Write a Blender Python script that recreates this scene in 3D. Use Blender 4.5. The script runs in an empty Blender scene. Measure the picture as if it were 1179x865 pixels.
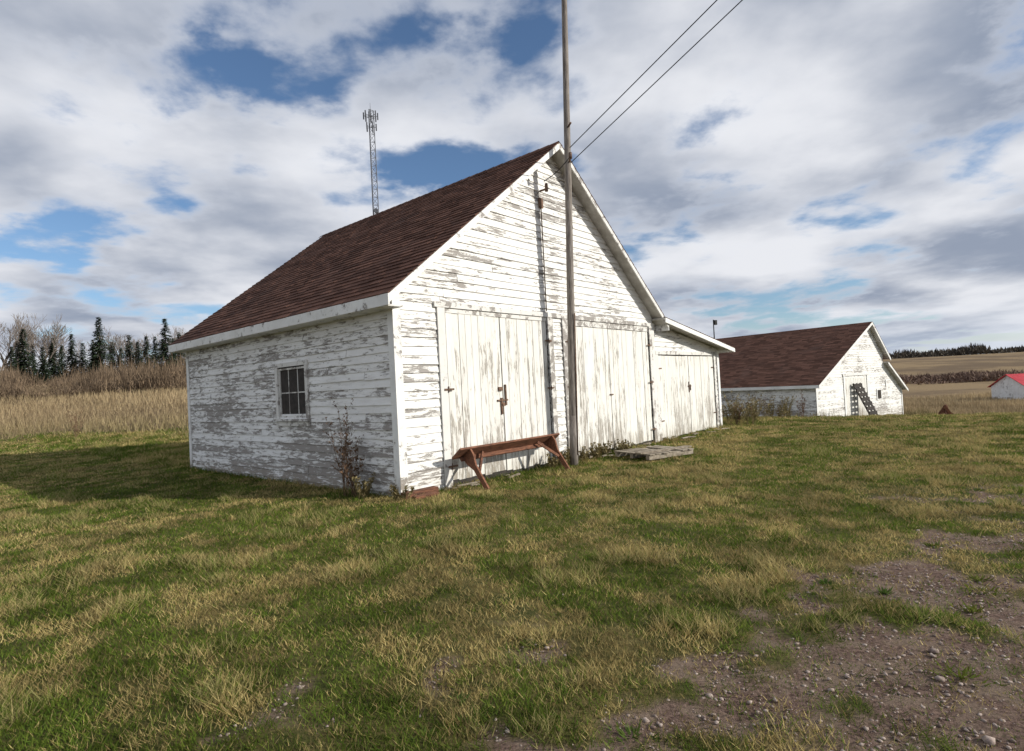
import bpy, math, random
import numpy as np
from mathutils import Vector, Matrix
random.seed(7); rs=np.random.RandomState(11)
sc=bpy.context.scene
sc.view_settings.view_transform='Standard'; sc.view_settings.look='None'; sc.view_settings.exposure=0

# ---------------------------------------------------------------- noise
TAB=rs.rand(256,256)
def vnoise(x,y):
    xi=np.floor(x).astype(int); yi=np.floor(y).astype(int)
    fx=x-xi; fy=y-yi; fx=fx*fx*(3-2*fx); fy=fy*fy*(3-2*fy)
    a=TAB[xi%256,yi%256]; b=TAB[(xi+1)%256,yi%256]; c=TAB[xi%256,(yi+1)%256]; d=TAB[(xi+1)%256,(yi+1)%256]
    return (a*(1-fx)+b*fx)*(1-fy)+(c*(1-fx)+d*fx)*fy
def fbm(x,y,o=4):
    s=0;a=.5;t=0
    for i in range(o):
        s=s+a*vnoise(x*2**i+17.3*i,y*2**i+5.1*i); t+=a; a*=.55
    return s/t
def ss(a,b,x):
    t=np.clip((x-a)/(b-a),0,1); return t*t*(3-2*t)
def hgt(x,y):
    x=np.asarray(x,float); y=np.asarray(y,float)
    s=.46*x+.89*y
    right=ss(-6,12,x-.0*y)
    z=-2.35*ss(20,50,s)*right
    z=z+9.0*ss(62,330,y)*right
    left=ss(3,-13,x)
    z=z+4.3*ss(17,70,y)*left + 3*ss(70,300,y)*left
    z=z+.07*(fbm(x*.35,y*.35,3)-.5)*ss(3,9,np.abs(y)+np.abs(x))
    z=z+.6*(fbm(x*.03+9,y*.03,3)-.5)*ss(45,90,y)
    z=z+2.2*(fbm(x*.012+3,y*.012+5,3)-.5)*ss(80,160,y)*right
    return z
def h1(x,y): return float(hgt(np.array([x]),np.array([y]))[0])
def gravmask(x,y):
    q=.57*x-.82*(y-2.75)
    n=fbm(x*1.3+3,y*1.3,4)-.5
    n2=fbm(x*.5+40,y*.5+8,3)-.5
    n3=fbm(x*4+3,y*4+11,3)-.5
    m=ss(-.8,1.6,q+n*4.0+n2*1.2+n3*3.4+.15)
    far=ss(10.5,7.0,y)
    return m*far*.92
def drymask(x,y):
    n=(fbm(x*.12,y*.12,4)-.5)
    l=ss(22,28,y+n*10)
    r=ss(43,47,y+n*5+.12*(x-30))
    k=ss(-8,6,x)
    return l*(1-k)+r*k

# ---------------------------------------------------------------- materials
def newmat(name):
    m=bpy.data.materials.new(name); m.use_nodes=True
    nt=m.node_tree; nt.nodes.clear()
    out=nt.nodes.new('ShaderNodeOutputMaterial')
    return m,nt,out
class NT:
    def __init__(s,nt): s.nt=nt
    def n(s,t,**k):
        nd=s.nt.nodes.new(t)
        for a,b in k.items(): setattr(nd,a,b)
        return nd
    def l(s,a,b): s.nt.links.new(a,b)
    def inp(s,sock,v):
        if isinstance(v,(int,float)): sock.default_value=v
        elif isinstance(v,(tuple,list)): sock.default_value=tuple(v) if len(v)!=3 or sock.type=='VECTOR' else (*v,1)
        else: s.l(v,sock)
    def math(s,op,a,b=0.,c=None,clamp=False):
        nd=s.n('ShaderNodeMath',operation=op,use_clamp=clamp); s.inp(nd.inputs[0],a); s.inp(nd.inputs[1],b)
        if c is not None: s.inp(nd.inputs[2],c)
        return nd.outputs[0]
    def mix(s,f,a,b):
        nd=s.n('ShaderNodeMix',data_type='RGBA'); s.inp(nd.inputs[0],f); s.inp(nd.inputs[6],a); s.inp(nd.inputs[7],b); return nd.outputs[2]
    def ramp(s,f,a,b):
        nd=s.n('ShaderNodeMapRange',interpolation_type='SMOOTHSTEP'); s.inp(nd.inputs[0],f); nd.inputs[1].default_value=a; nd.inputs[2].default_value=b; return nd.outputs[0]
    def noise(s,vec,scale,detail=5,rough=.6,dist=0.):
        nd=s.n('ShaderNodeTexNoise'); 
        if vec is not None: s.l(vec,nd.inputs['Vector'])
        nd.inputs['Scale'].default_value=scale; nd.inputs['Detail'].default_value=detail; nd.inputs['Roughness'].default_value=rough; nd.inputs['Distortion'].default_value=dist
        return nd.outputs[0]
    def map(s,vec,scale,loc=(0,0,0)):
        nd=s.n('ShaderNodeMapping'); s.l(vec,nd.inputs[0]); nd.inputs['Scale'].default_value=scale; nd.inputs['Location'].default_value=loc; return nd.outputs[0]
    def attr(s,name):
        return s.n('ShaderNodeAttribute',attribute_name=name)
    def bsdf(s,col,rough=.8,bump=None,bd=.01,bs=1.,spec=.3,metal=0):
        p=s.n('ShaderNodeBsdfPrincipled'); s.inp(p.inputs['Base Color'],col); s.inp(p.inputs['Roughness'],rough)
        p.inputs['Specular IOR Level'].default_value=spec; p.inputs['Metallic'].default_value=metal
        if bump is not None:
            b=s.n('ShaderNodeBump'); b.inputs['Distance'].default_value=bd; b.inputs['Strength'].default_value=bs; s.l(bump,b.inputs['Height']); s.l(b.outputs[0],p.inputs['Normal'])
        return p.outputs[0]
def peel(name,stretch,thr,loc=(0,0,0),tint=(.80,.80,.78),fine=.16,grey=((.15,.135,.125),(.45,.42,.39)),lowk=.08):
    m,nt,out=newmat(name); g=NT(nt)
    co=g.n('ShaderNodeTexCoord').outputs['Object']
    r=g.attr('rnd').outputs['Fac']
    off=g.n('ShaderNodeCombineXYZ'); g.inp(off.inputs[0],g.math('MULTIPLY',r,37.)); g.inp(off.inputs[1],g.math('MULTIPLY',r,53.)); g.inp(off.inputs[2],g.math('MULTIPLY',r,9.))
    add=g.n('ShaderNodeVectorMath',operation='ADD'); g.l(co,add.inputs[0]); g.l(off.outputs[0],add.inputs[1])
    v=g.map(add.outputs[0],stretch,loc)
    n1=g.noise(v,1.5,8,.72,.3)
    n2=g.noise(g.map(co,(.55,.55,.9),loc),1.0,3,.5)
    n3=g.noise(g.map(co,tuple(k*3.5 for k in stretch),loc),3,4,.7)
    sep=g.n('ShaderNodeSeparateXYZ'); g.l(co,sep.inputs[0])
    low=g.ramp(sep.outputs[2],1.3,0.0)
    val=g.math('ADD',n1,g.math('MULTIPLY',g.math('SUBTRACT',n2,.5),.40))
    val=g.math('ADD',val,g.math('MULTIPLY',g.math('SUBTRACT',r,.5),.12))
    val=g.math('ADD',val,g.math('MULTIPLY',g.math('SUBTRACT',n3,.5),fine))
    val=g.math('ADD',val,g.math('MULTIPLY',low,lowk))
    mask=g.ramp(val,thr,thr+.03)
    grain=g.noise(g.map(add.outputs[0],tuple(k*4 for k in stretch)),3,5,.7)
    wood=g.mix(grain,*grey)
    dirt=g.noise(g.map(co,tuple(k*.5 for k in stretch)),1.3,5,.6)
    dr=g.ramp(dirt,.35,.75)
    paint=g.mix(g.math('MULTIPLY',dr,.5),tint,(.60,.585,.55))
    paint=g.mix(g.math('MULTIPLY',g.ramp(val,thr-.10,thr),.35),paint,(.52,.50,.46))
    col=g.mix(mask,paint,wood)
    gd=g.math('MULTIPLY',g.ramp(sep.outputs[2],.45,-.05),g.ramp(n1,.35,.6))
    col=g.mix(g.math('MULTIPLY',gd,.6),col,(.24,.20,.14))
    hh=g.math('ADD',g.math('MULTIPLY',mask,-1.),g.math('MULTIPLY',grain,.5))
    g.l(g.bsdf(col,.75,hh,.004,.8),out.inputs[0])
    return m
def simple(name,c1,c2,scale=8,stretch=(1,1,1),rough=.85,bd=.004,metal=0,spec=.3):
    m,nt,out=newmat(name); g=NT(nt)
    co=g.n('ShaderNodeTexCoord').outputs['Object']
    n=g.noise(g.map(co,stretch),scale,6,.7); r=g.attr('rnd').outputs['Fac']
    f=g.math('ADD',g.ramp(n,.3,.7),g.math('MULTIPLY',g.math('SUBTRACT',r,.5),.5),clamp=True)
    g.l(g.bsdf(g.mix(f,c1,c2),rough,n,bd,1.,spec,metal),out.inputs[0]); return m
M_sidL=peel('peeling_white_siding',(2.3,2.3,13),.535,tint=(.84,.84,.83),fine=.27)
M_sidF=peel('weathered_white_siding',(1.9,1.9,13),.580,(5,3,1),(.84,.835,.81),fine=.27)
M_door=peel('weathered_white_planks',(9,9,1.1),.60,(2,7,4),(.77,.76,.71),fine=.2,grey=((.24,.215,.18),(.50,.47,.42)))
M_trim=peel('white_trim',(3,3,3),.62,(8,1,2),(.82,.82,.80))
M_trimd=peel('worn_trim',(4,4,4),.55,(1,1,2),(.72,.71,.68))
M_back=simple('dark_wood',(.03,.027,.024),(.06,.05,.045))
M_inn=simple('soffit_wood',(.35,.33,.30),(.55,.53,.50),3)
M_rust=simple('rusty_iron',(.06,.04,.03),(.22,.13,.085),30,rough=.8)
M_pole=simple('weathered_pole',(.12,.10,.085),(.30,.27,.24),6,(6,6,.6))
M_bench=simple('red_brown_wood',(.065,.03,.02),(.24,.105,.06),4,(1.5,8,8))
M_plank=simple('grey_planks',(.15,.12,.09),(.38,.33,.26),5,(3,3,3))
M_wire=simple('cable',(.02,.02,.02),(.03,.03,.03))
M_steel=simple('galvanised_steel',(.10,.105,.12),(.16,.17,.19),2)
M_red=simple('red_metal_roof',(.42,.03,.04),(.55,.05,.06),2,rough=.5)
M_needle=simple('spruce_needles',(.012,.024,.012),(.04,.062,.028),3)
M_bark=simple('grey_bark',(.09,.075,.065),(.25,.21,.18),6)
M_twig=simple('brown_twigs',(.085,.06,.04),(.23,.165,.105),2)
M_weed=simple('dry_weed',(.09,.05,.03),(.24,.15,.09),6)
M_weedg=simple('straw_weed',(.12,.10,.04),(.34,.27,.13),3)
M_farbush=simple('far_brush',(.045,.04,.035),(.10,.08,.055),.2)
M_farred=simple('far_red_brush',(.10,.06,.045),(.21,.14,.10),.2)
def glass():
    m,nt,out=newmat('dirty_glass'); g=NT(nt)
    co=g.n('ShaderNodeTexCoord').outputs['Object']; n=g.noise(co,6,6,.7)
    g.l(g.bsdf(g.mix(g.ramp(n,.4,.75),(.012,.013,.014),(.07,.065,.055)),.25,n,.002,.4,.5),out.inputs[0]); return m
M_glass=glass()
def roofmat(name,c1,c2):
    m,nt,out=newmat(name); g=NT(nt)
    co=g.n('ShaderNodeTexCoord').outputs['Object']; r=g.attr('rnd').outputs['Fac']
    n=g.noise(co,60,3,.8); n2=g.noise(co,.8,5,.6)
    f=g.math('ADD',g.math('MULTIPLY',r,.75),g.math('MULTIPLY',n,.35),clamp=True)
    col=g.mix(f,c1,c2); col=g.mix(g.math('MULTIPLY',g.ramp(n2,.5,.75),.35),col,(.12,.08,.068))
    g.l(g.bsdf(col,.95,n,.004,1.,.1),out.inputs[0]); return m
M_roof=roofmat('brown_shingles',(.045,.022,.016),(.155,.08,.058))

# ---------------------------------------------------------------- builder
class B:
    def __init__(s): s.v=[];s.f=[];s.m=[];s.r=[]
    def add(s,vs,fs,mi=0,r=None):
        o=len(s.v); s.v+= [tuple(v) for v in vs]; r=random.random() if r is None else r
        for f in fs: s.f.append(tuple(o+i for i in f)); s.m.append(mi); s.r.append(r)
    def hexa(s,p,mi=0,r=None):
        s.add(p,[(0,3,2,1),(4,5,6,7),(0,1,5,4),(1,2,6,5),(2,3,7,6),(3,0,4,7)],mi,r)
    def box(s,a,b,mi=0,r=None):
        x0,y0,z0=a;x1,y1,z1=b
        s.hexa([(x0,y0,z0),(x1,y0,z0),(x1,y1,z0),(x0,y1,z0),(x0,y0,z1),(x1,y0,z1),(x1,y1,z1),(x0,y1,z1)],mi,r)
    def beam(s,p0,p1,w,h,up=(0,0,1),mi=0,r=None):
        p0=Vector(p0);p1=Vector(p1);d=(p1-p0).normalized(); sd=d.cross(Vector(up)).normalized()*w/2; u=sd.cross(d).normalized()*h/2
        s.hexa([p0-sd-u,p0+sd-u,p1+sd-u,p1-sd-u,p0-sd+u,p0+sd+u,p1+sd+u,p1-sd+u],mi,r)
    def cyl(s,p0,p1,r0,r1,n=8,mi=0,cap=True,r=None):
        p0=Vector(p0);p1=Vector(p1);d=(p1-p0); 
        if d.length<1e-6: return
        d.normalize(); a=d.orthogonal().normalized(); b=d.cross(a)
        vs=[p0+(a*math.cos(t)+b*math.sin(t))*r0 for t in [2*math.pi*i/n for i in range(n)]]+[p1+(a*math.cos(t)+b*math.sin(t))*r1 for t in [2*math.pi*i/n for i in range(n)]]
        fs=[(i,(i+1)%n,n+(i+1)%n,n+i) for i in range(n)]
        if cap: fs+=[tuple(range(n-1,-1,-1)),tuple(range(n,2*n))]
        s.add(vs,fs,mi,r)
    def build(s,name,mats,parent=None,smooth=False):
        me=bpy.data.meshes.new(name); me.from_pydata(s.v,[],s.f)
        for m in mats: me.materials.append(m)
        me.polygons.foreach_set('material_index',s.m)
        at=me.attributes.new('rnd','FLOAT','FACE'); at.data.foreach_set('value',s.r)
        if smooth: me.polygons.foreach_set('use_smooth',[True]*len(s.f))
        me.update()
        ob=bpy.data.objects.new(name,me); sc.collection.objects.link(ob)
        if parent: ob.parent=parent
        return ob
def empty(name,loc,rz=0):
    e=bpy.data.objects.new(name,None); e.location=loc; e.rotation_euler=(0,0,rz); sc.collection.objects.link(e); e.empty_display_size=.3; return e

def clap(b,P,dx,nrm,z0,z1,xl,xr,holes=(),rh=.14,th=.024,segs=(2.4,4.6),mi=0):
    P=Vector(P);dx=Vector(dx);nrm=Vector(nrm);up=Vector((0,0,1))
    z=z0; row=0
    while z<z1-.01:
        zt=min(z+rh,z1); row+=1
        a0,b0=xl(z),xr(z); a1,b1=xl(zt),xr(zt)
        if b0-a0<.03: break
        cuts=[];x=a0+random.uniform(.6,segs[1])
        while x<b0-.4: cuts.append(x); x+=random.uniform(*segs)
        iv=[(a0,b0)]
        zm=(z+zt)/2
        for (h0,h1_,hz0,hz1) in holes:
            if hz0<zm<hz1:
                niv=[]
                for (p,q) in iv:
                    if h1_<=p or h0>=q: niv.append((p,q)); continue
                    if h0>p: niv.append((p,h0))
                    if h1_<q: niv.append((h1_,q))
                iv=niv
        for (p,q) in iv:
            pts=[p]+[c for c in cuts if p+.1<c<q-.1]+[q]
            for i in range(len(pts)-1):
                s0=pts[i]+(.0025 if i else 0); s1=pts[i+1]-(.0025 if i<len(pts)-2 else 0)
                t0=max(s0,a1) if s0<=a0+.001 else s0; t1=min(s1,b1) if s1>=b0-.001 else s1
                if t1<t0: t0=t1=(t0+t1)/2
                j=random.uniform(-.004,.006); dz0=random.uniform(-.009,.007); dz1=dz0+random.uniform(-.009,.009)
                o=th+j; rr=random.random()
                n=max(1,int((s1-s0)/.7)); 
                for k in range(n):
                    fa=k/n;fb=(k+1)/n
                    def pt(f,zz,oo,bot):
                        xx=(s0+(s1-s0)*f) if bot else (t0+(t1-t0)*f)
                        return P+dx*xx+up*zz+nrm*oo
                    w0=math.sin(fa*9+z*13)*.003; w1=math.sin(fb*9+z*13)*.003
                    za=z+dz0+(dz1-dz0)*fa+w0; zb=z+dz0+(dz1-dz0)*fb+w1
                    vs=[pt(fa,za,o,1),pt(fb,zb,o,1),pt(fb,zt+.012,.004,0),pt(fa,zt+.012,.004,0),pt(fa,za,-.002,1),pt(fb,zb,-.002,1)]
                    b.add(vs,[(0,1,2,3),(4,5,1,0)],mi,rr)
        z+=rh
def shingles(b,P,al,L,up,U,nrm,course=.15,tab=.3,mi=0):
    P=Vector(P);al=Vector(al).normalized();up=Vector(up).normalized();nrm=Vector(nrm).normalized()
    n=int(math.ceil(U/course))
    for i in range(n):
        u0=i*course; u1=min(U,(i+1)*course+.02); x=-random.random()*tab
        if i==0: u0=-.02
        while x<L:
            w=tab*random.choice([.5,1,1,1.4]); a=max(0,x)+.002; c=min(L,x+w)-.002
            if c>a:
                e=u0+random.uniform(-.012,.010); o=.014+random.uniform(0,.009)
                vs=[P+al*a+up*e+nrm*o,P+al*c+up*e+nrm*o,P+al*c+up*u1+nrm*.003,P+al*a+up*u1+nrm*.003,P+al*a+up*e-nrm*.002,P+al*c+up*e-nrm*.002]
                b.add(vs,[(0,1,2,3),(4,5,1,0),(0,3,4),(1,5,2)],mi,random.random())
            x+=w
def planks(b,x0,x1,z0,z1,y,th=.03,w=.16,mi=0,jit=.006,ragged=.02):
    x=x0
    while x<x1-.02:
        ww=min(w*random.uniform(.8,1.2),x1-x)
        if x1-(x+ww)<.05: ww=x1-x
        yy=y+random.uniform(-jit,jit)
        b.box((x+.004,yy-th,z0+random.uniform(-ragged,ragged)),(x+ww-.004,yy,z1+random.uniform(-.004,.004)),mi,random.random())
        x+=ww
def roof_slab(b,y0,y1,xa,za,xb,zb,th=.06,mi=0):
    d=Vector((xb-xa,0,zb-za)).normalized(); n=Vector((-d.z,0,d.x))
    if n.z<0: n=-n
    p=[Vector((xa,y0,za)),Vector((xb,y0,zb)),Vector((xb,y1,zb)),Vector((xa,y1,za))]
    b.hexa([q-n*th for q in p]+p,mi); return d,n

# ================================================================ BARN 1
TH=.8505
barn=empty('white_wooden_barn',(-1.7702,8.8174,0),TH)
W,L,H,R,W2,h2=8.30,8.27,3.25,6.50,12.63,2.47
sl=(R-H)/(W/2)
ov=.30
b=B()
gl=lambda z: 0 if z<H else (z-H)/sl
gr=lambda z: W if z<H else W-(z-H)/sl
holesF=[(1.02,3.80,-1,3.0),(4.46,8.05,-1,3.0)]
clap(b,(0,0,0),(1,0,0),(0,-1,0),-.05,R-.1,gl,gr,holesF,mi=1)
clap(b,(0,L,0),(0,-1,0),(-1,0,0),-.05,H-.02,lambda z:0,lambda z:L,[(L-3.68,L-2.62,1.24,2.18)],rh=.135)
clap(b,(W,L,0),(-1,0,0),(0,1,0),-.05,R-.1,gl,gr)
clap(b,(W,0,0),(0,1,0),(1,0,0),-.05,H-.02,lambda z:0,lambda z:L)
b.build('clapboard_walls',[M_sidL,M_sidF],barn)
b=B()
i_=.012
prof=[(i_,-.3),(W-i_,-.3),(W-i_,H-.08),(W/2,R-.12),(i_,H-.08)]
vs=[(x,.004,z) for x,z in prof]+[(x,L-.004,z) for x,z in prof]; n=5
b.add(vs,[tuple(range(n)),tuple(range(2*n-1,n-1,-1))]+[((i+1)%n,i,n+i,n+(i+1)%n) for i in range(n)])
b.build('wall_core',[M_back],barn)
b=B()
clap(b,(0,.05,0),(1,0,0),(0,-1,0),-.05,2.48,lambda z:W+.02,lambda z:W2,[(8.55,12.3,-1,2.30)],mi=0)
for k in range(5):
    za=2.48+.135*k
    xr_=W+(3.10-za)/(3.16-2.55)*(W2-W)
    if xr_>W+.1: 
        xr2=W+(3.10-min(za+.135,3.09))/(3.16-2.55)*(W2-W)
        b.add([(W+.02,.026,za),(min(xr_,W2),.026,za),(min(xr2,W2),.046,za+.14),(W+.02,.046,za+.14)],[(0,1,2,3)],0)
clap(b,(W2,0,0),(0,1,0),(1,0,0),-.05,2.46,lambda z:0.05,lambda z:L-1)
b.box((W+.01,.056,-.3),(W2-.01,L-1.1,2.44),1)
b.build('lean_to_walls',[M_sidF,M_back],barn)
# roof
b=B()
for sgn in (1,-1):
    xa=-ov if sgn==1 else W+ov
    zr=H+.06+(W/2)*sl
    d,nn=roof_slab(b,-ov,L+ov,xa,H+.06-ov*sl,W/2+sgn*.0,zr,.05,1)
    U=math.hypot(W/2+ov,(W/2+ov)*sl)
    shingles(b,Vector((xa,-ov-.035,H+.06-ov*sl))+nn*.002,(0,1,0),L+2*ov+.05,d,U,nn)
zr=H+.06+(W/2)*sl
y=-ov-.02
while y<L+ov:
    e=random.uniform(0,.004)
    b.add([(W/2-.13,y,zr-.13*sl+.028+e),(W/2,y,zr+.03+e),(W/2+.13,y,zr-.13*sl+.028+e),(W/2-.13,y+.3,zr-.13*sl+.02),(W/2,y+.3,zr+.022),(W/2+.13,y+.3,zr-.13*sl+.02)],[(0,1,4,3),(1,2,5,4)],0,random.random()); y+=.26
xa,za=W2+.42,2.55-.06; xb,zb=W+.02,3.20
d,nn=roof_slab(b,-.35,L-.8,xa,za,xb,zb,.05,1)
shingles(b,Vector((xa,-.385,za))+nn*.002,(0,1,0),L-.43,d,math.hypot(xa-xb,zb-za),nn)
b.build('roof',[M_roof,M_inn],barn)
# trim
b=B()
def rake(xa,za,xb,zb,y,hh=.17,mi=0):
    b.hexa([(xa,y-.028,za-hh),(xb,y-.028,zb-hh),(xb,y-.002,zb-hh),(xa,y-.002,za-hh),(xa,y-.028,za-.01),(xb,y-.028,zb-.01),(xb,y-.002,zb-.01),(xa,y-.002,za-.01)],mi)
ze=H+.06-ov*sl
rake(-ov,ze,W/2-.001,zr,-ov,.14); rake(W+ov,ze,W/2+.001,zr,-ov,.12,1)
b.box((-ov-.026,-ov-.03,ze-.18),(-ov-.001,L+ov,ze-.012))
b.box((W+ov+.001,-ov-.03,ze-.20),(W+ov+.026,L+ov,ze-.012))
b.box((-ov,-ov+.01,ze-.19),(-.028,L+ov-.01,ze-.165),1)
b.box((-.040,-.036,-.1),(-.001,.10,H-.05),0,.3); b.box((-.0395,-.040,-.1),(.11,-.0365,H-.02),0,.5)
b.box((-.036,L-.10,-.1),(-.001,L+.03,H-.05),0,.6)
b.box((W-.12,-.045,0),(W+.03,-.026,H-.2),1,.2)
b.box((W2-.11,-.005,-.05),(W2+.03,.02,2.42),0,.4)
rake(W+.06,3.20,W2+.42,2.49,-.35,.13)
b.box((W2+.42,-.38,2.36),(W2+.445,L-.8,2.475),0)
b.build('trim',[M_trim,M_trimd],barn)
# doors
b=B()
planks(b,1.05,2.38,.10,2.90,.012,mi=0); planks(b,2.40,3.78,.07,2.90,.018,mi=0)
planks(b,4.49,6.10,.06,2.84,.014,w=.2,mi=0); planks(b,6.13,8.02,.06,2.84,.020,w=.2,mi=0)
planks(b,8.60,10.42,.04,2.24,.055,w=.2,mi=0); planks(b,10.45,12.25,.04,2.24,.06,w=.2,mi=0)
b.box((.86,-.05,.0),(1.02,-.027,2.98),1); b.box((3.80,-.048,.0),(3.97,-.026,2.98),1); b.box((4.30,-.05,.0),(4.46,-.027,2.98),1)
b.box((.80,-.056,2.982),(8.16,-.028,3.07),1); b.box((8.03,-.062,0),(8.17,-.047,2.98),1)
b.box((1.03,-.03,2.90),(3.79,-.012,2.975),1)
b.box((4.47,-.03,2.85),(8.02,-.012,2.975),1)
b.box((8.42,.0,0),(8.57,.022,2.38),1); b.box((12.27,.0,0),(12.40,.022,2.38),1); b.box((8.42,-.008,2.27),(12.40,.019,2.37),1)
b.build('doors',[M_door,M_trimd],barn)
b=B()
for (x,s) in [(1.02,1),(3.80,-1),(4.46,1),(8.04,-1)]:
    for z in ((.35,1.62,) if x<2 else (.35,1.55,2.5)):
        b.box((min(x-.09*s,x+.12*s),-.064,z-.016),(max(x-.09*s,x+.12*s),-.054 ,z+.016),0); b.cyl((x,-.062,z-.05),(x,-.062,z+.05),.011,.011,6)
for (x,s) in [(8.58,1),(12.26,-1)]:
    for z in (.5,1.9): b.box((min(x,x+.18*s),.010,z-.015),(max(x,x+.18*s),.02,z+.015),0)
b.box((2.22,-.04,1.36),(2.50,-.02,1.39)); b.box((2.31,-.045,1.12),(2.345,-.02,1.42)); b.box((2.43,-.045,1.28),(2.46,-.02,1.66)); b.cyl((2.36,-.06,1.30),(2.36,-.045,1.30),.035,.035,10); b.box((2.26,-.045,1.55),(2.36,-.02,1.62))
b.box((6.04,-.04,1.30),(6.18,-.02,1.33)); b.box((10.37,.0,1.2),(10.40,.02,1.5)); b.box((10.47,.0,1.25),(10.49,.02,1.42)); b.box((10.32,.0,1.36),(10.52,.022,1.39))
b.cyl((W/2-.35,-.03,5.55),(W/2-.35,-.20,5.55),.02,.02,6); b.cyl((W/2-.35,-.2,5.5),(W/2-.35,-.2,5.66),.035,.03,8)
b.box((W/2-.42,-.06,5.2),(W/2-.30,-.03,5.4)); b.cyl((W/2-.36,-.045,3.1),(W/2-.36,-.045,5.2),.012,.012,6)
b.build('door_hardware',[M_rust],barn)
# window
b=B()
y0,y1,z0,z1=2.64,3.66,1.24,2.19
b.box((.03,y0,z0),(.04,y1,z1),1)
f=.035
b.box((-.012,y0,z0),(.028,y0+f,z1)); b.box((-.012,y1-f,z0),(.028,y1,z1)); b.box((-.0125,y0+f,z0),(.0275,y1-f,z0+f)); b.box((-.0125,y0+f,z1-f),(.0275,y1-f,z1))
for k in (1,2): 
    yy=y0+(y1-y0)*k/3; b.box((.008,yy-.010,z0+f),(.028,yy+.010,z1-f))
b.box((.0075,y0+f,(z0+z1)/2-.011),(.0265,y1-f,(z0+z1)/2+.011))
b.box((-.045,y0-.10,z0-.02),(-.012,y0-.001,z1+.02),2); b.box((-.045,y1+.001,z0-.02),(-.012,y1+.10,z1+.02),2)
b.box((-.047,y0-.11,z1+.021),(-.010,y1+.11,z1+.10),2); b.box((-.085,y0-.13,z0-.06),(-.005,y1+.13,z0-.021),2); b.box((-.045,y0-.11,z0-.15),(-.01,y1+.11,z0-.068),2)
b.build('window',[M_trimd,M_glass,M_trimd],barn)
b=B()
b.beam((-.06,-.12,.03),(.55,-.16,.04),.14,.14); b.beam((.0,-.3,.02),(.42,-.34,.02),.1,.07)
b.build('sill_beam',[M_bench],barn)

# ================================================================ service pole + wires
b=B()
p0=Vector((1.13,11.50,-.3)); p1=Vector((1.53,11.32,12.5)); N=10
for i in range(N):
    a=p0.lerp(p1,i/N); c=p0.lerp(p1,(i+1)/N); ra=.085-.038*i/N; rb=.085-.038*(i+1)/N
    b.cyl(a,c,ra,rb,12,0,i in(0,N-1),.5)
b.cyl((1.36,11.35,6.0),(1.36,11.20,6.05),.02,.02,6,1); b.cyl((1.36,11.19,6.0),(1.36,11.19,6.12),.035,.03,8,1)
b.cyl((1.37,11.34,6.7),(1.40,11.18,6.7),.02,.02,6,1)
b.cyl((1.22,11.44,.2),(1.30,11.38,3.0),.012,.012,6,1)
b.build('utility_pole',[M_pole,M_rust],None,True)
b=B()
def wire(a,c,sag,n=14,r=.009):
    a=Vector(a);c=Vector(c);pr=a
    for i in range(1,n+1):
        t=i/n; q=a.lerp(c,t); q.z-=sag*4*t*(1-t); b.cyl(pr,q,r,r,5,0,False); pr=q
st=Vector((1.36,11.20,6.22)); st2=Vector((1.36,11.20,5.92))
for s_0,tgt in ((st,Vector((3.41,9.0,7.42))),(st2,Vector((3.78,9.0,7.38)))):
    wire(s_0,s_0+(tgt-s_0)*7,.0)
wire((1.36,11.2,6.05),(W/2*.66-1.9,11.52,5.7),.05)
b.build('overhead_wires',[M_wire])

# ================================================================ bench tipped back against the doors
c_,s_=math.cos(TH),math.sin(TH)
def loc(x,y,z=0): return (-1.7702+c_*x-s_*y, 8.8174+s_*x+c_*y, z)
be=empty('wooden_bench',loc(0,0),TH)
dn=Vector((0,-.62,-.78)).normalized(); wd=Vector((0,-.78,.62)).normalized()
C=Vector((0,-.34,.60))
def P(x,w,l): return Vector((x,0,0))+C+wd*w+dn*l
def slab(b,x0,x1,w0,w1,l0,l1,mi=0):
    b.hexa([P(x0,w0,l1),P(x1,w0,l1),P(x1,w1,l1),P(x0,w1,l1),P(x0,w0,l0),P(x1,w0,l0),P(x1,w1,l0),P(x0,w1,l0)],mi)
b=B(); slab(b,.84,3.46,-.13,.13,0,.035); b.build('seat',[M_bench],be)
b=B(); slab(b,.97,3.36,-.11,-.085,.037,.11); b.build('apron',[M_bench],be)
def legboard(name,x,th=.035):
    b=B()
    out=[(-.12,.037),(.12,.037),(.115,.14),(.045,.30),(.03,.74),(-.05,.76),(-.045,.34),(-.11,.18)]
    vs=[P(x,w,l) for w,l in out]+[P(x+th,w,l) for w,l in out]; n=len(out)
    b.add(vs,[tuple(range(n)),tuple(range(2*n-1,n-1,-1))]+[((i+1)%n,i,n+i,n+(i+1)%n) for i in range(n)])
    b.build(name,[M_bench],be)
legboard('leg_1',1.05); legboard('leg_2',3.22)
b=B(); 
for x,s in ((1.09,1),(3.21,-1)): b.beam(P(x,0,.42),P(x+.33*s,0,.05),.05,.025,(0,1,0))
b.build('brace',[M_bench],be)

# pallet
pe=empty('wooden_pallet',(2.85,12.0,h1(2.85,12.0)+.04),.55)
b=B()
for y in (-.45,0,.45): b.box((-.62,y-.045,0),(.62,y+.045,.09))
for i in range(7):
    x=-.62+i*.182; 
    if i!=4: b.box((x,-.52+random.uniform(-.02,.02),.091),(x+.13,.52,.112))
b.box((-.7,-.35,.113),(.75,-.2,.14)); 
b.build('deck',[M_plank],pe)
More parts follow.
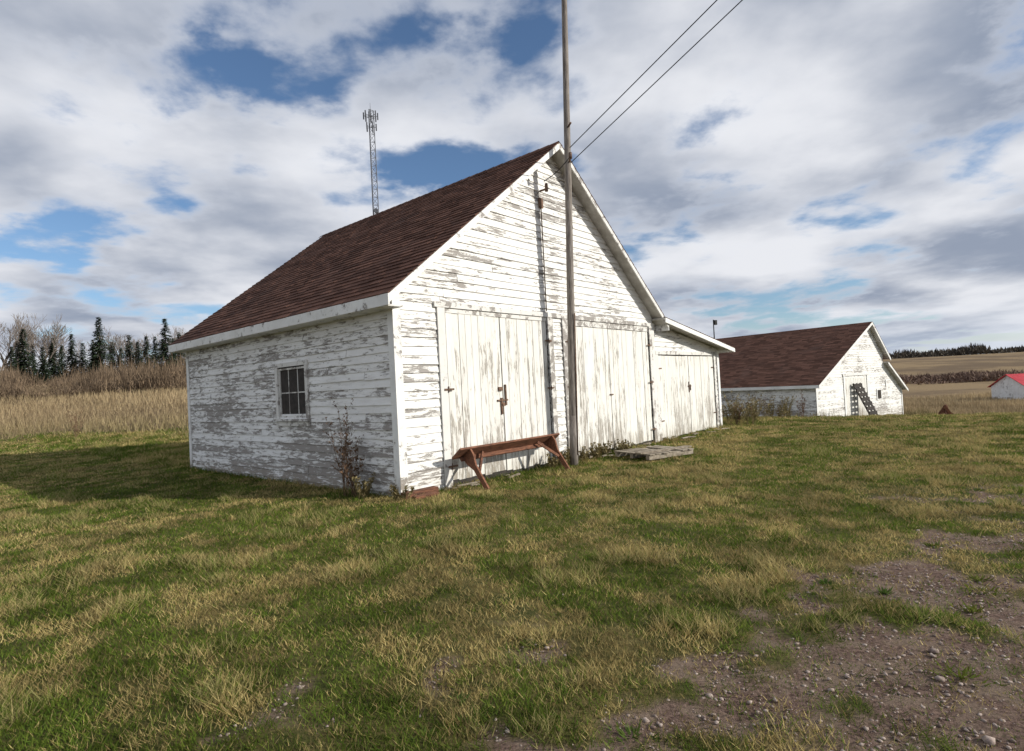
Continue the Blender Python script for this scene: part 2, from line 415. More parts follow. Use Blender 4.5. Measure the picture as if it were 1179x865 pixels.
# scrap boards and debris along the base of the doors
random.seed(31)
b=B()
for k in range(26):
    t=random.uniform(.6,12.2); yy=-random.uniform(.08,.45); a=random.uniform(-.5,.5); ln=random.uniform(.08,.45)
    p=Vector(loc(t,yy,random.uniform(.012,.04))); d=Vector((math.cos(TH+a),math.sin(TH+a),random.uniform(-.05,.05)))
    b.beam(p,p+d*ln,random.uniform(.03,.09),random.uniform(.012,.03))
b.build('scrap_boards',[M_plank])

# ================================================================ BARN 2
T2=.65
b2=empty('white_wooden_barn',(18.2,34.8,-1.5),T2)
D2=15.
b=B()
H2,xR,zR,xe,ze2,xf,zf=2.4,7.84,6.25,10.15,4.15,13.2,1.6
s1=(zR-H2)/xR; s2=(zR-ze2)/(xR-xe)
fl=lambda z: 0 if z<H2 else (z-H2)/s1
def fr(z):
    if z<zf: return xf
    if z<3.5: return xf+(z-zf)/(3.5-zf)*(xe-xf)
    if z<ze2: return xe
    return xe+(z-ze2)/(zR-ze2)*(xR-xe)
clap(b,(0,0,0),(1,0,0),(0,-1,0),-1.,zR-.08,fl,fr,[(3.9,7.2,-1.5,2.6)],rh=.16,mi=1)
clap(b,(0,D2,0),(0,-1,0),(-1,0,0),-1.,H2,lambda z:0,lambda z:D2,rh=.16,mi=0)
b.build('clapboard_walls',[M_sidL,M_sidF],b2)
b=B()
prof=[(.02,-1.4),(xf-.02,-1.4),(xf-.02,zf-.05),(xe-.02,3.4),(xe-.02,ze2-.08),(xR,zR-.12),(.02,H2-.06)]
n=len(prof); vs=[(x,.01,z) for x,z in prof]+[(x,D2-.01,z) for x,z in prof]
b.add(vs,[tuple(range(n)),tuple(range(2*n-1,n-1,-1))]+[((i+1)%n,i,n+i,n+(i+1)%n) for i in range(n)])
b.build('wall_core',[M_back],b2)
b=B()
def slope(xa,za,xb,zb,y0=-.35,y1=D2+.3):
    d,nn=roof_slab(b,y0,y1,xa,za,xb,zb,.06,1)
    shingles(b,Vector((xa,y0-.04,za))+nn*.002,(0,1,0),y1-y0+.05,d,math.hypot(xb-xa,zb-za),nn,.2,.5)
slope(-.3,H2+.05-.3*s1,xR,zR+.05)
slope(xe+.45,ze2+.05-.45*abs(s2),xR,zR+.05)
slope(xf+.25,zf-.12,xe+.0,3.55)
b.build('roof',[M_roof,M_inn],b2)
b=B()
rake(-.3,H2+.05-.3*s1,xR-.001,zR+.05,-.35,.2); rake(xe+.45,ze2+.05-.45*abs(s2),xR+.001,zR+.05,-.35,.2); rake(xf+.25,zf-.12,xe,3.55,-.35,.18)
b.box((-.33,-.38,H2-.30),(-.301,D2,H2-.11)); b.box((-.05,-.05,-1),(.12,-.026,H2-.1)); b.box((xf-.12,-.05,-1),(xf+.02,-.026,zf))
b.box((3.7,-.06,-1),(3.89,-.03,2.7)); b.box((7.21,-.06,-1),(7.4,-.03,2.7)); b.box((3.6,-.07,2.71),(7.5,-.03,2.88),0)
b.box((8.7,-.06,.9),(9.5,-.03,1.7),0)
b.box((10.3,-.06,1.8),(10.5,-.03,2.3),0)
b.build('trim',[M_trim],b2)
b=B(); planks(b,3.92,5.5,-.7,2.6,.0,w=.22); planks(b,5.53,7.18,-.7,2.6,.01,w=.22); 
b.build('doors',[M_door],b2)
b=B(); b.box((8.8,-.064,1.),(9.4,-.061,1.6)); b.build('window',[M_glass],b2)
b=B(); b.cyl((xR,11.8,zR),(xR,11.8,zR+1.7),.05,.04,6); b.box((xR-.05,11.6,zR+1.25),(xR+.25,11.8,zR+1.65)); b.build('roof_vent_pole',[M_wire],b2)
lp=empty('leaning_ladder',(18.2+.796*5.9+.605*.9,34.8+.605*5.9-.796*.9,-2.0),T2)
b=B()
for x in (-.5,0,.5): b.beam((x,-.2,0),(x-.6,.75,2.7),.16,.06,(0,1,0))
for k in range(9): 
    t=.05+k*.112; b.beam((-.6-.6*t,-.24+.95*t,2.7*t),(.6-.6*t,-.24+.95*t,2.7*t),.03,.24,(0,0,1))
b.build('rungs',[M_back],lp)
wp=B()
for k in range(16):
    x=32.0+random.uniform(-.8,.8); y=43+random.uniform(-.4,.4); z=h1(x,y)
    wp.beam((x,y,z),(32+random.uniform(-.1,.1),43,z+random.uniform(.6,1.0)),.12,.12)
wp.build('scrap_wood_pile',[M_bench])

# red-roofed shed
rx,ry=50.2,56.5; rz=h1(rx,ry)
rsd=empty('red_roofed_shed',(rx,ry,rz-.1),-.12)
b=B(); clap(b,(0,0,0),(1,0,0),(0,-1,0),0,1.5,lambda z:0,lambda z:9,rh=.2); clap(b,(0,5,0),(0,-1,0),(-1,0,0),0,1.5,lambda z:0,lambda z:5,rh=.2)
b.box((.02,.01,-.4),(8.98,4.9,1.5)); b.add([(.0,0,1.5),(0,5,1.5),(0,2.5,2.75)],[(0,1,2)]); b.build('walls',[M_trim],rsd)
b=B(); x=-.2
while x<9.2:
    b.hexa([(x,-.3,1.40),(x+.29,-.3,1.40),(x+.29,2.5,2.70),(x,2.5,2.70),(x,-.3,1.44),(x+.29,-.3,1.44),(x+.29,2.5,2.76),(x,2.5,2.76)]); b.hexa([(x,5.3,1.40),(x+.3,5.3,1.40),(x+.3,2.5,2.70),(x,2.5,2.70),(x,5.3,1.44),(x+.3,5.3,1.44),(x+.3,2.5,2.76),(x,2.5,2.76)]); x+=.3
b.build('metal_roof',[M_red],rsd)

# ================================================================ tower
tx,ty=-33.5,150.; tz=h1(tx,ty); HT=76-tz
b=B()
tri=[(math.cos(a),math.sin(a)) for a in (0.3,0.3+2.094,0.3+4.189)]
def tp(k,z): r=1.05-.25*z/HT; return Vector((tx+tri[k][0]*r,ty+tri[k][1]*r,tz+z))
n=34
for i in range(n):
    za=HT*i/n; zb=HT*(i+1)/n
    for k in range(3):
        b.cyl(tp(k,za),tp(k,zb),.12,.12,5,0,False); b.cyl(tp(k,za),tp((k+1)%3,zb),.06,.06,4,0,False); b.cyl(tp(k,zb),tp((k+1)%3,zb),.06,.06,4,0,False)
for (zz,rr,m) in ((HT-1.5,1.8,8),(HT-4.4,1.3,5)):
    for i in range(m):
        a=2*math.pi*i/m+.2; c=Vector((tx+math.cos(a)*rr,ty+math.sin(a)*rr,tz+zz))
        b.box((c.x-.15,c.y-.12,c.z-.9),(c.x+.15,c.y+.12,c.z+.9)); b.cyl((tx,ty,c.z),c,.07,.07,4,0,False)
b.cyl((tx,ty,tz+HT),(tx,ty,tz+HT+2),.06,.04,5)
for zz,a in ((HT*.62,1),(HT*.48,3)): b.cyl((tx+math.cos(a)*1.0,ty-1.0,tz+zz),(tx+math.cos(a)*1.0,ty-1.5,tz+zz),.6,.6,12)
b.build('telecom_tower',[M_steel])

# ================================================================ trees
def spruce_mesh(name,h,seed):
    random.seed(seed); b=B()
    b.cyl((0,0,-.3),(0,0,h),.016*h,.005,6,1)
    nl=int(h*6)
    for i in range(nl):
        t=i/nl; z=h*(.04+.95*t); R_=h*.225*(1-t)**.9*random.uniform(.7,1.2)+.05
        nb=int(7+6*(1-t))
        for k in range(nb):
            a=random.random()*6.283; Rb=R_*random.uniform(.5,1.2); sh=random.random()
            dx,dy=math.cos(a),math.sin(a); droop=random.uniform(.15,.45)
            m=max(2,int(Rb/.15))
            for j in range(m):
                f=(j+.6)/m; cx,cy,cz=dx*Rb*f,dy*Rb*f,z-droop*Rb*f
                for q in range(3):
                    an=a+random.uniform(-1.3,1.3); ln=random.uniform(.14,.32)*(1.15-.4*f)+.05; wd_=.055+.035*random.random()
                    ex,ey=math.cos(an)*ln,math.sin(an)*ln; px,py=-math.sin(an)*wd_,math.cos(an)*wd_
                    dz=random.uniform(-.16,.05)
                    b.add([(cx-px,cy-py,cz),(cx+px,cy+py,cz+.04),(cx+ex,cy+ey,cz+dz)],[(0,1,2)],0,sh*.6+.4*random.random()*f)
    return b.build(name,[M_needle,M_bark])
def bare_mesh(name,h,seed,mi=0):
    random.seed(seed); b=B()
    def rec(p,d,l,r,dep):
        q=p+d*l; b.cyl(p,q,r,r*.72,5 if dep<2 else 3,0,False,.5+random.uniform(-.3,.3))
        if dep>=6: return
        n=random.choice([2,3]) if dep>0 else 4
        for k in range(n):
            nd=(d+Vector((random.uniform(-.55,.55),random.uniform(-.55,.55),random.uniform(-.05,.45)))).normalized()
            rec(q if k<2 else p.lerp(q,random.uniform(.4,.9)),nd,l*random.uniform(.6,.85),max(r*.6,.014),dep+1)
    rec(Vector((0,0,-.3)),Vector((random.uniform(-.05,.05),0,1)),h*.28,h*.015,0)
    return b.build(name,[M_bark])
def place(src,x,y,s,rz,name):
    ob=bpy.data.objects.new(name,src.data); ob.location=(x,y,h1(x,y)-.05); ob.scale=(s*random.uniform(.9,1.15),s*random.uniform(.9,1.15),s); ob.rotation_euler=(0,0,rz); sc.collection.objects.link(ob); return ob
def setp(ob,x,y,s=1):
    ob.location=(x,y,h1(x,y)-.05); ob.scale=(s,s,s)
sp=[spruce_mesh('spruce_tree',8,s) for s in (1,2,3)]
bt=[bare_mesh('bare_birch_tree',9,s) for s in (4,5,6,7)]
random.seed(99)
lst=[(24,72,1.0),(34,75,.8),(80,70,.85),(112,68,1.05),(146,74,.85),(166,73,.8),(188,69,1.0),(204,74,.85),(58,76,.9),(-20,72,1.1),(-50,70,1.),(126,74,.75),(176,77,.85),(-85,74,1.1),(46,68,.65),(92,70,.7),(197,77,.8),(104,77,.85),(68,78,.8),(136,70,.6),(156,68,.65),(10,70,.7),(18,78,.9)]
for i,(px,d,s) in enumerate(lst):
    x=(px-585)/665*d; 
    if i<3: setp(sp[i],x,d,s)
    else: place(sp[i%3],x,d,s,i*1.3,'spruce_tree')
lst=[(8,76,1.25),(40,80,1.25),(48,76,1.1),(66,80,.9),(95,80,.85),(134,76,.9),(152,82,.95),(178,84,.95),(206,80,.95),(-5,80,1.3),(-35,80,1.2),(18,84,1.3),(160,86,1.0),(120,84,.95),(215,84,1.0),(86,86,.95),(0,72,1.1),(58,84,1.1),(142,84,1.0),(192,82,1.0),(30,88,1.2)]
for i,(px,d,s) in enumerate(lst):
    x=(px-585)/665*d
    if i<4: setp(bt[i],x,d,s)
    else: place(bt[i%4],x,d,s,i*2.1,'bare_birch_tree')
place(sp[1],31.,15.6,1.0,.4,'spruce_tree'); place(sp[0],33.5,16.9,1.05,1.4,'spruce_tree')

def tri_mesh(name,base,tip,width,rnd,mat):
    n=len(base); ang=rs.rand(n)*6.283; w=np.stack([np.cos(ang),np.sin(ang),np.zeros(n)],1)*np.asarray(width)[:,None]/2
    v=np.stack([base-w,base+w,tip],1).reshape(-1,3)
    idx=np.arange(n*3,dtype=np.int32); ls=np.arange(n,dtype=np.int32)*3; lt=np.full(n,3,np.int32)
    me=bpy.data.meshes.new(name); me.vertices.add(len(v)); me.vertices.foreach_set('co',v.astype(np.float32).ravel())
    me.loops.add(len(idx)); me.loops.foreach_set('vertex_index',idx); me.polygons.add(n); me.polygons.foreach_set('loop_start',ls); me.polygons.foreach_set('loop_total',lt)
    me.materials.append(mat)
    if rnd.ndim==1:
        at=me.attributes.new('rnd','FLOAT','FACE'); at.data.foreach_set('value',rnd.astype(np.float32))
    else:
        at=me.attributes.new('gcol','FLOAT_VECTOR','FACE'); at.data.foreach_set('vector',rnd.astype(np.float32).ravel())
    me.update(calc_edges=True)
    ob=bpy.data.objects.new(name,me); sc.collection.objects.link(ob); return ob
def brush(name,n,xf,yf,hm,mat,w=.05,fr=.35,pw=1.,spread=.25):
    x=xf(rs.rand(n)); y=yf(rs.rand(n),x); z=hgt(x,y); hh=hm*(.15+1.2*ss(.3,.75,fbm(x*fr,y*fr,4))**pw)*(.5+.5*rs.rand(n))
    st=rs.rand(n)*.6
    base=np.stack([x,y,z+hh*st],1); tip=np.stack([x+rs.randn(n)*spread,y+rs.randn(n)*spread,z+hh*st+hh*(1-st)*rs.rand(n)+.15],1)
    return tri_mesh(name,base,tip,np.full(n,w)*(.6+.8*rs.rand(n)),rs.rand(n),mat)
brush('shrub_thicket',110000,lambda u:-90+72*u,lambda u,x:48+26*u,2.7,M_twig,.06,.3,1.)
brush('distant_shrub_band',8000,lambda u:78+20*rs.rand(8000)+16*(rs.rand(8000)-.5),lambda u,x:104+20*u+.2*(x-88),1.5,M_farred,.3,.12,1.,.4)
n=9000; a=rs.rand(n)*17-1.5; k=rs.rand(n)<.45
lx2=np.where(k,-.2-1.3*rs.rand(n)**2,13.4+4*rs.rand(n)**1.5); ly2=np.where(k,a,-1.0+8*rs.rand(n))
x=18.2+math.cos(T2)*lx2-math.sin(T2)*ly2; y=34.8+math.sin(T2)*lx2+math.cos(T2)*ly2; hh=(.3+.8*rs.rand(n))*(.3+fbm(x*.8,y*.8,3)); base=np.stack([x,y,hgt(x,y)],1); tip=base+np.stack([rs.randn(n)*.15,rs.randn(n)*.15,hh],1)
tri_mesh('barnyard_weeds',base,tip,np.full(n,.035),rs.rand(n),M_weedg)
n=18000; x=110+420*rs.rand(n); y=300+25*rs.rand(n); z=hgt(x,y); hh=(.5+6.5*fbm(x*.05,y*.02,3)**2)*(.5+1.0*vnoise(x*.45,y*.0)); 
base=np.stack([x,y,z+hh*rs.rand(n)*.6],1); tip=base+np.stack([rs.randn(n)*.5,rs.randn(n)*.5,hh*.5],1); tri_mesh('distant_tree_line',base,tip,np.full(n,1.0),rs.rand(n),M_farbush)

# weeds
def weed(name,x,y,h,n,seed,mat,spread=.25,zb=None):
    random.seed(seed); b=B()
    for i in range(n):
        a=random.random()*6.28; p=Vector((random.uniform(-.06,.06),random.uniform(-.06,.06),-.02)); d=Vector((math.cos(a)*spread,math.sin(a)*spread,1)).normalized(); hh=h*random.uniform(.5,1); m=6; r=.007
        for j in range(m):
            q=p+d*hh/m; b.cyl(p,q,r,r*.85,4,0,False); r*=.85
            if j>0:
                for k in range(3):
                    e=(d+Vector((random.uniform(-1,1),random.uniform(-1,1),random.uniform(-.1,.6)))).normalized(); ln=random.uniform(.06,.22)*h/1.2; t=q+e*ln
                    b.cyl(q,t,r*.6,.001,3,0,False)
                    for w_ in range(4):
                        c=q.lerp(t,random.uniform(.3,1)); s=.010+.012*random.random(); o=Vector((random.uniform(-s,s),random.uniform(-s,s),random.uniform(-s,s)))
                        b.add([c,c+o*2,c+Vector((o.y,-o.x,s))*1.6],[(0,1,2)],0)
            p=q; d=(d+Vector((random.uniform(-.15,.15),random.uniform(-.15,.15),.05))).normalized()
    ob=b.build(name,[mat]); ob.location=(x,y,h1(x,y)); return ob
lx=loc(-.35,1.0); weed('dead_weed',lx[0],lx[1],1.45,7,3,M_weed,.12)
lx=loc(-.3,.8); weed('dead_weed',lx[0],lx[1],.95,8,4,M_weed,.3)
lx=loc(-.3,.6); weed('dry_weed',lx[0],lx[1],.4,10,41,M_weedg,.6)
lx=loc(-.15,-.2); weed('dry_weed',lx[0],lx[1],.3,8,42,M_weedg,.7)
weed('dead_weed',-19.7,26.,1.5,8,5,M_weed,.3)
for i in range(9):
    t=3.3+i*.33+random.random()*.2; lx=loc(t,-.15-random.random()*.35); weed('dry_weed',lx[0],lx[1],.34,8,20+i,M_weedg,.6)
for i in range(34):
    t=random.uniform(12.9,19.5); lx=loc(t,random.uniform(-.7,1.6)); weed('roadside_weed',lx[0],lx[1],random.uniform(.45,1.1),7,50+i,random.choice([M_weed,M_weedg,M_weedg]),.35)

# ================================================================ ground
N=430; k=7.; a_=1.75
u=np.linspace(-1,1,N); gx=a_*np.sinh(k*u)+1.5; gy=a_*np.sinh(k*u)+4.5
X,Y=np.meshgrid(gx,gy,indexing='xy'); Z=hgt(X,Y)
v=np.stack([X,Y,Z],2).reshape(-1,3)
i=np.arange(N-1); I,J=np.meshgrid(i,i,indexing='xy'); q=(J*N+I).ravel()
idx=np.stack([q,q+1,q+N+1,q+N],1).astype(np.int32).ravel(); nf=(N-1)**2
G=gravmask(X,Y); v[:,2]-= (G*.012).ravel(); 
near=np.exp(-((X/8)**2+((Y-4)/8)**2)); v[:,2]+=((fbm(X*5,Y*5,3)-.5)*.035*near).ravel()
me=bpy.data.meshes.new('ground'); me.vertices.add(N*N); me.vertices.foreach_set('co',v.astype(np.float32).ravel())
me.loops.add(nf*4); me.loops.foreach_set('vertex_index',idx); me.polygons.add(nf); me.polygons.foreach_set('loop_start',np.arange(nf,dtype=np.int32)*4); me.polygons.foreach_set('loop_total',np.full(nf,4,np.int32))
at=me.attributes.new('grav','FLOAT','POINT'); at.data.foreach_set('value',G.astype(np.float32).ravel())
at=me.attributes.new('dry','FLOAT','POINT'); at.data.foreach_set('value',drymask(X,Y).astype(np.float32).ravel())
me.update(calc_edges=True); me.polygons.foreach_set('use_smooth',np.ones(nf,bool))
m,nt,out=newmat('ground_grass_and_gravel'); g=NT(nt)
pos=g.n('ShaderNodeNewGeometry').outputs['Position']
grav=g.attr('grav').outputs['Fac']; dry=g.attr('dry').outputs['Fac']
nA=g.noise(pos,.5,6,.6); nB=g.noise(pos,4,6,.7); nC=g.noise(pos,40,5,.75); nD=g.noise(pos,.035,7,.65)
lawn=g.mix(g.ramp(g.math('ADD',g.math('MULTIPLY',nA,.5),g.math('MULTIPLY',nB,.5)),.38,.62),(.065,.075,.02),(.21,.17,.065))
lawn=g.mix(g.math('MULTIPLY',g.ramp(nC,.35,.7),.5),lawn,(.035,.03,.014))
field=g.mix(g.ramp(nD,.42,.58),(.27,.19,.105),(.14,.095,.06)); field=g.mix(g.math('MULTIPLY',g.ramp(nB,.3,.7),.4),field,(.14,.115,.065))
soil=g.mix(g.ramp(nC,.3,.7),(.06,.036,.028),(.25,.17,.135))
soil=g.mix(g.math('MULTIPLY',g.ramp(nB,.42,.62),.6),soil,(.26,.20,.145))
col=g.mix(dry,lawn,field); col=g.mix(g.ramp(g.math('ADD',grav,g.math('MULTIPLY',g.math('SUBTRACT',nB,.5),.6)),.3,.8),col,soil)
g.l(g.bsdf(col,.95,nC,.03,1.,.1),out.inputs[0])
me.materials.append(m)
go=bpy.data.objects.new('ground',me); sc.collection.objects.link(go)

# grass blades
m,nt,out=newmat('grass_blades'); g=NT(nt)
c=g.attr('gcol').outputs['Vector']; d=g.n('ShaderNodeBsdfDiffuse'); t=g.n('ShaderNodeBsdfTranslucent'); g.l(c,d.inputs[0]); g.l(c,t.inputs[0]); mx=g.n('ShaderNodeMixShader'); mx.inputs[0].default_value=.3; g.l(d.outputs[0],mx.inputs[1]); g.l(t.outputs[0],mx.inputs[2]); g.l(mx.outputs[0],out.inputs[0])
M_grass=m
def inbarn(x,y):
    dx=x+1.7702; dy=y-8.8174; lx=c_*dx+s_*dy; ly=-s_*dx+c_*dy
    return (lx>-.02)&(lx<12.6)&(ly>-.03)&(ly<8.3)
def gcolor(x,y,n,dryk):
    f=fbm(x*.8+3,y*.8,4)*.42+fbm(x*3.3,y*3.3+7,4)*.58
    f=ss(.43,.58,f)
    f=np.clip(f*.78+.12+dryk-.08*ss(0,-8,x),0,1)
    pick=(rs.rand(n)<f)
    gr=np.array([.070,.125,.020]); gr2=np.array([.165,.205,.036]); st=np.array([.54,.44,.19]); st2=np.array([.30,.22,.09])
    dk=fbm(x*2.6+70,y*2.6+31,4)[:,None]
    r=rs.rand(n)[:,None]; A=gr*(1-r)+gr2*r; S=st*(1-r)+st2*r
    c=np.where(pick[:,None],S,A)*(.6+.6*rs.rand(n)[:,None])*(.76+.46*ss(.35,.65,dk))
    return c,pick
n=860000
d=1.7+27*rs.rand(n)**1.5; lat=(rs.rand(n)*2-1)*(1.05*d+.6)
x=lat; y=d
gm=gravmask(x,y); dm=drymask(x,y)
keep=(~inbarn(x,y))&(rs.rand(n)>np.clip(gm*1.02*(.75+.3*vnoise(x*3,y*3)),0,.99))&(rs.rand(n)>dm)
x=x[keep];y=y[keep];d=d[keep];gm=gm[keep];n=len(x)
col,pick=gcolor(x,y,n,0.0)
tuft=ss(.58,.70,fbm(x*1.9+50,y*1.9+9,4))
tufs=(tuft*rs.rand(n)>.45)[:,None]
col=np.where(tufs,col*.4+np.array([.46,.38,.18])*.6,col)
col=np.clip(col,0,.8)
dx=x+1.7702; dy=y-8.8174; lx=c_*dx+s_*dy; ly=-s_*dx+c_*dy
edge=np.exp(-np.clip(np.maximum(-lx,-ly),0,9)/.18)*((lx>-1)&(ly>-1))
hh=(.019+.030*rs.rand(n))*(1+1.5*tuft+1.8*edge)*(1-.3*gm)
an=rs.rand(n)*6.283; ln=hh*(.3+1.1*rs.rand(n))
z=hgt(x,y)-.012*gm
base=np.stack([x,y,z-.004],1); tip=base+np.stack([np.cos(an)*ln,np.sin(an)*ln,hh],1)
tri_mesh('lawn_grass',base,tip,.003+.0010*d*(.6+.8*rs.rand(n)),col,M_grass)
# low broad-leaf weeds along the track
nc=150; cx=-.5+9*rs.rand(nc); cy=2.2+6.5*rs.rand(nc); kk=rs.rand(nc)<(.25+gravmask(cx,cy)); cx=cx[kk]; cy=cy[kk]; nc=len(cx); m_=70
rr=(.05+.13*rs.rand(nc)); ci=np.repeat(np.arange(nc),m_); n=nc*m_
a=rs.rand(n)*6.283; q=np.abs(rs.randn(n))*.6; x=cx[ci]+np.cos(a)*q*rr[ci]; y=cy[ci]+np.sin(a)*q*rr[ci]
base=np.stack([x,y,hgt(x,y)-.008],1); l_=.02+.03*rs.rand(n); tip=base+np.stack([np.cos(a)*l_,np.sin(a)*l_,.008+.03*rs.rand(n)],1)
col=np.array([.075,.12,.03])*(.6+.9*rs.rand(n)[:,None])+np.array([.06,.03,.0])*rs.rand(nc)[ci][:,None]
tri_mesh('low_green_weeds',base,tip,.010+.008*rs.rand(n),col,M_grass)
n=120000; x=-40+90*rs.rand(n); y=22+26*rs.rand(n); dm=drymask(x,y); keep=(~inbarn(x,y))&(rs.rand(n)>dm)&(np.abs(x)<1.1*y+2); x=x[keep];y=y[keep];n=len(x)
col,_=gcolor(x,y,n,-.05); hh=.05+.06*rs.rand(n); base=np.stack([x,y,hgt(x,y)-.01],1); tip=base+np.stack([rs.randn(n)*.05,rs.randn(n)*.05,hh],1)
tri_mesh('far_lawn_grass',base,tip,np.full(n,.05),col,M_grass)
# tall dry grass
n=230000; x=-85+170*rs.rand(n)
y=22+48*rs.rand(n)**1.2; dm=drymask(x,y); keep=(~inbarn(x,y))&(rs.rand(n)<dm)&(np.abs(x)<1.15*y+2); x=x[keep];y=y[keep];n=len(x)
r=rs.rand(n)[:,None]; t_=fbm(x*.2,y*.2,4)[:,None]
gmix=ss(36,24,y)[:,None]*.5
col=((np.array([.48,.38,.23])*(1-r)+np.array([.28,.21,.125])*r)*(1-gmix)+np.array([.20,.19,.07])*gmix)*(.5+.8*t_)
hh=(.20+.45*rs.rand(n))*(.4+1.0*t_[:,0])*ss(0,.8,drymask(x,y)+.2); base=np.stack([x,y,hgt(x,y)-.02],1); tip=base+np.stack([rs.randn(n)*.12,rs.randn(n)*.12,hh],1)
tri_mesh('tall_dry_grass',base,tip,.03+.0007*y,col,M_grass)
# gravel stones
ph=(1+5**.5)/2
ico=np.array([(-1,ph,0),(1,ph,0),(-1,-ph,0),(1,-ph,0),(0,-1,ph),(0,1,ph),(0,-1,-ph),(0,1,-ph),(ph,0,-1),(ph,0,1),(-ph,0,-1),(-ph,0,1)])/1.9
icf=np.array([(0,11,5),(0,5,1),(0,1,7),(0,7,10),(0,10,11),(1,5,9),(5,11,4),(11,10,2),(10,7,6),(7,1,8),(3,9,4),(3,4,2),(3,2,6),(3,6,8),(3,8,9),(4,9,5),(2,4,11),(6,2,10),(8,6,7),(9,8,1)])
n=60000; x=-1.5+12*rs.rand(n); y=1.8+8*rs.rand(n)**1.2; keep=rs.rand(n)<gravmask(x,y)**1.5+.012; x=x[keep];y=y[keep];n=len(x)
sz=.003+.008*rs.rand(n)**3+.014*(rs.rand(n)>.992)*rs.rand(n)
V=ico[None]*(1+.25*rs.randn(n,12,1))*sz[:,None,None]*np.stack([1+.4*rs.rand(n),1+.4*rs.rand(n),.6+.2*rs.rand(n)],1)[:,None,:]
V+=np.stack([x,y,hgt(x,y)-.008+sz*.2],1)[:,None,:]
F=(icf[None]+12*np.arange(n)[:,None,None]).reshape(-1).astype(np.int32); nf=n*20
me=bpy.data.meshes.new('gravel'); me.vertices.add(n*12); me.vertices.foreach_set('co',V.astype(np.float32).ravel()); me.loops.add(nf*3); me.loops.foreach_set('vertex_index',F); me.polygons.add(nf); me.polygons.foreach_set('loop_start',np.arange(nf,dtype=np.int32)*3); me.polygons.foreach_set('loop_total',np.full(nf,3,np.int32))
at=me.attributes.new('rnd','FLOAT','FACE'); at.data.foreach_set('value',np.repeat(rs.rand(n),20).astype(np.float32))
me.materials.append(simple('stone',(.13,.09,.075),(.44,.36,.31),20)); me.update(calc_edges=True)
ob=bpy.data.objects.new('gravel',me); sc.collection.objects.link(ob)

# ================================================================ sun, world
SUNAZ=math.radians(105.); SUNEL=math.radians(25.)
sd=Vector((math.sin(SUNAZ)*math.cos(SUNEL),math.cos(SUNAZ)*math.cos(SUNEL),math.sin(SUNEL)))
sun=bpy.data.lights.new('sun','SUN'); sun.energy=4.6; sun.angle=math.radians(.5); sun.color=(1,.95,.86)
so=bpy.data.objects.new('sun',sun); so.rotation_euler=sd.to_track_quat('Z','Y').to_euler(); sc.collection.objects.link(so)
w=bpy.data.worlds.new('World'); sc.world=w; w.use_nodes=True; nt=w.node_tree; nt.nodes.clear(); g=NT(nt)
out=g.n('ShaderNodeOutputWorld')
sky=g.n('ShaderNodeTexSky',sky_type='NISHITA'); sky.sun_disc=False; sky.sun_elevation=SUNEL; sky.sun_rotation=SUNAZ; sky.ozone_density=4.; sky.dust_density=.3
bg1=g.n('ShaderNodeBackground'); g.l(sky.outputs[0],bg1.inputs[0]); bg1.inputs[1].default_value=.12
co=g.n('ShaderNodeTexCoord').outputs['Generated']
sep=g.n('ShaderNodeSeparateXYZ'); g.l(co,sep.inputs[0])
zc=g.math('MAXIMUM',sep.outputs[2],0.)
zz=g.math('ADD',zc,.16)
cb=g.n('ShaderNodeCombineXYZ'); g.inp(cb.inputs[0],g.math('DIVIDE',sep.outputs[0],zz)); g.inp(cb.inputs[1],g.math('DIVIDE',sep.outputs[1],zz)); cb.inputs[2].default_value=3.3
v=cb.outputs[0]
wn=g.n('ShaderNodeTexNoise'); g.l(v,wn.inputs['Vector']); wn.inputs['Scale'].default_value=2.6; wn.inputs['Detail'].default_value=6; wn.inputs['Roughness'].default_value=.6
wv=g.n('ShaderNodeVectorMath',operation='MULTIPLY_ADD'); g.l(wn.outputs['Color'],wv.inputs[0]); wv.inputs[1].default_value=(.75,.75,0); 
vo=g.n('ShaderNodeVectorMath',operation='ADD'); g.l(v,vo.inputs[0]); vo.inputs[1].default_value=(-.375,-.375,0); g.l(vo.outputs[0],wv.inputs[2])
sx=g.n('ShaderNodeSeparateXYZ'); g.l(wv.outputs[0],sx.inputs[0])
c1=g.noise(v,2.3,8,.54,.1); c2=g.noise(g.map(v,(1,1,1),(7,2,5)),.8,4,.5)
cov=g.math('ADD',g.math('MULTIPLY',c1,.75),g.math('MULTIPLY',c2,.25))
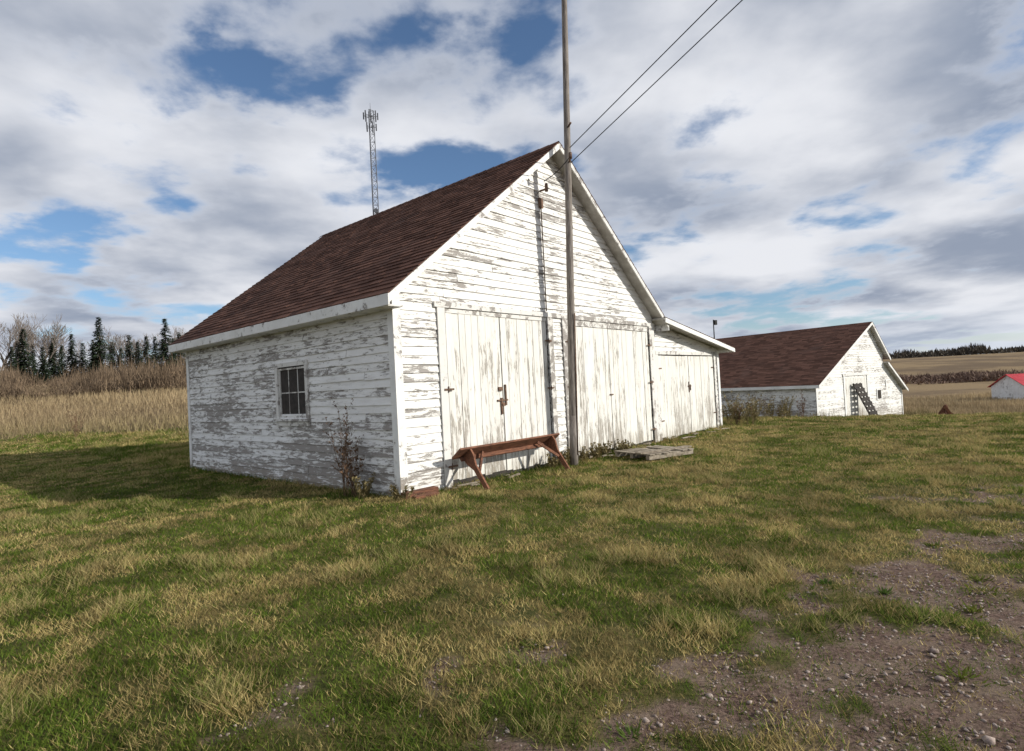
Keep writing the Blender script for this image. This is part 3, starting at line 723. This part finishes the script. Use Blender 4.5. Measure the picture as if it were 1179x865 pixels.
for (hx,hy,rx_,ry_,am) in [(-.64,1.31,.36,.13,.13),(-1.5,1.93,.34,.18,.14),(-.22,1.74,.32,.14,.11),(.0,1.25,.18,.09,.07),(.60,1.64,.2,.14,.09),(.997,1.12,.3,.10,.12),(1.75,3.5,.7,.35,.12),(-1.0,2.5,.3,.14,.08),(1.0,1.9,.3,.10,.06)]:
    dx_=g.math('DIVIDE',g.math('SUBTRACT',sx.outputs[0],hx),rx_); dy_=g.math('DIVIDE',g.math('SUBTRACT',sx.outputs[1],hy),ry_)
    r2=g.math('ADD',g.math('MULTIPLY',dx_,dx_),g.math('MULTIPLY',dy_,dy_))
    ee=g.math('EXPONENT',g.math('MULTIPLY',r2,-1.))
    cov=g.math('SUBTRACT',cov,g.math('MULTIPLY',ee,am))
mask=g.ramp(cov,.345,.475)
sh=g.noise(g.map(v,(1,1,1),(3,9,1)),1.25,6,.47,.1)
shade=g.ramp(g.math('ADD',g.math('MULTIPLY',sh,.8),g.math('MULTIPLY',c1,.2)),.37,.61)
cc=g.mix(shade,(.30,.35,.45),(.82,.835,.88))
thin=g.ramp(cov,.52,.41); cc=g.mix(g.math('MULTIPLY',thin,.5),cc,(.80,.83,.90))
haze=g.ramp(zc,.10,.0); cc=g.mix(g.math('MULTIPLY',haze,.6),cc,(.60,.67,.78))
bg2=g.n('ShaderNodeBackground'); g.l(cc,bg2.inputs[0]); bg2.inputs[1].default_value=1.
mk=g.math('MAXIMUM',mask,g.math('MULTIPLY',haze,.75))
mx=g.n('ShaderNodeMixShader'); g.l(mk,mx.inputs[0]); g.l(bg1.outputs[0],mx.inputs[1]); g.l(bg2.outputs[0],mx.inputs[2]); g.l(mx.outputs[0],out.inputs[0])

# ================================================================ camera
pit,rol=.0205,.0518
fw=Vector((0,math.cos(pit),math.sin(pit))); up=Vector((0,-math.sin(pit),math.cos(pit))); rt=Vector((1,0,0))
R_=rt*math.cos(rol)-up*math.sin(rol); U_=rt*math.sin(rol)+up*math.cos(rol); Bk=-fw
M=Matrix((( R_.x,U_.x,Bk.x,0),(R_.y,U_.y,Bk.y,0),(R_.z,U_.z,Bk.z,1.6),(0,0,0,1)))
cam=bpy.data.cameras.new('camera'); cam.lens=665.18/1179*36; cam.sensor_width=36; cam.clip_end=3000; cam.clip_start=.05
co_=bpy.data.objects.new('camera',cam); co_.matrix_world=M; sc.collection.objects.link(co_); sc.camera=co_
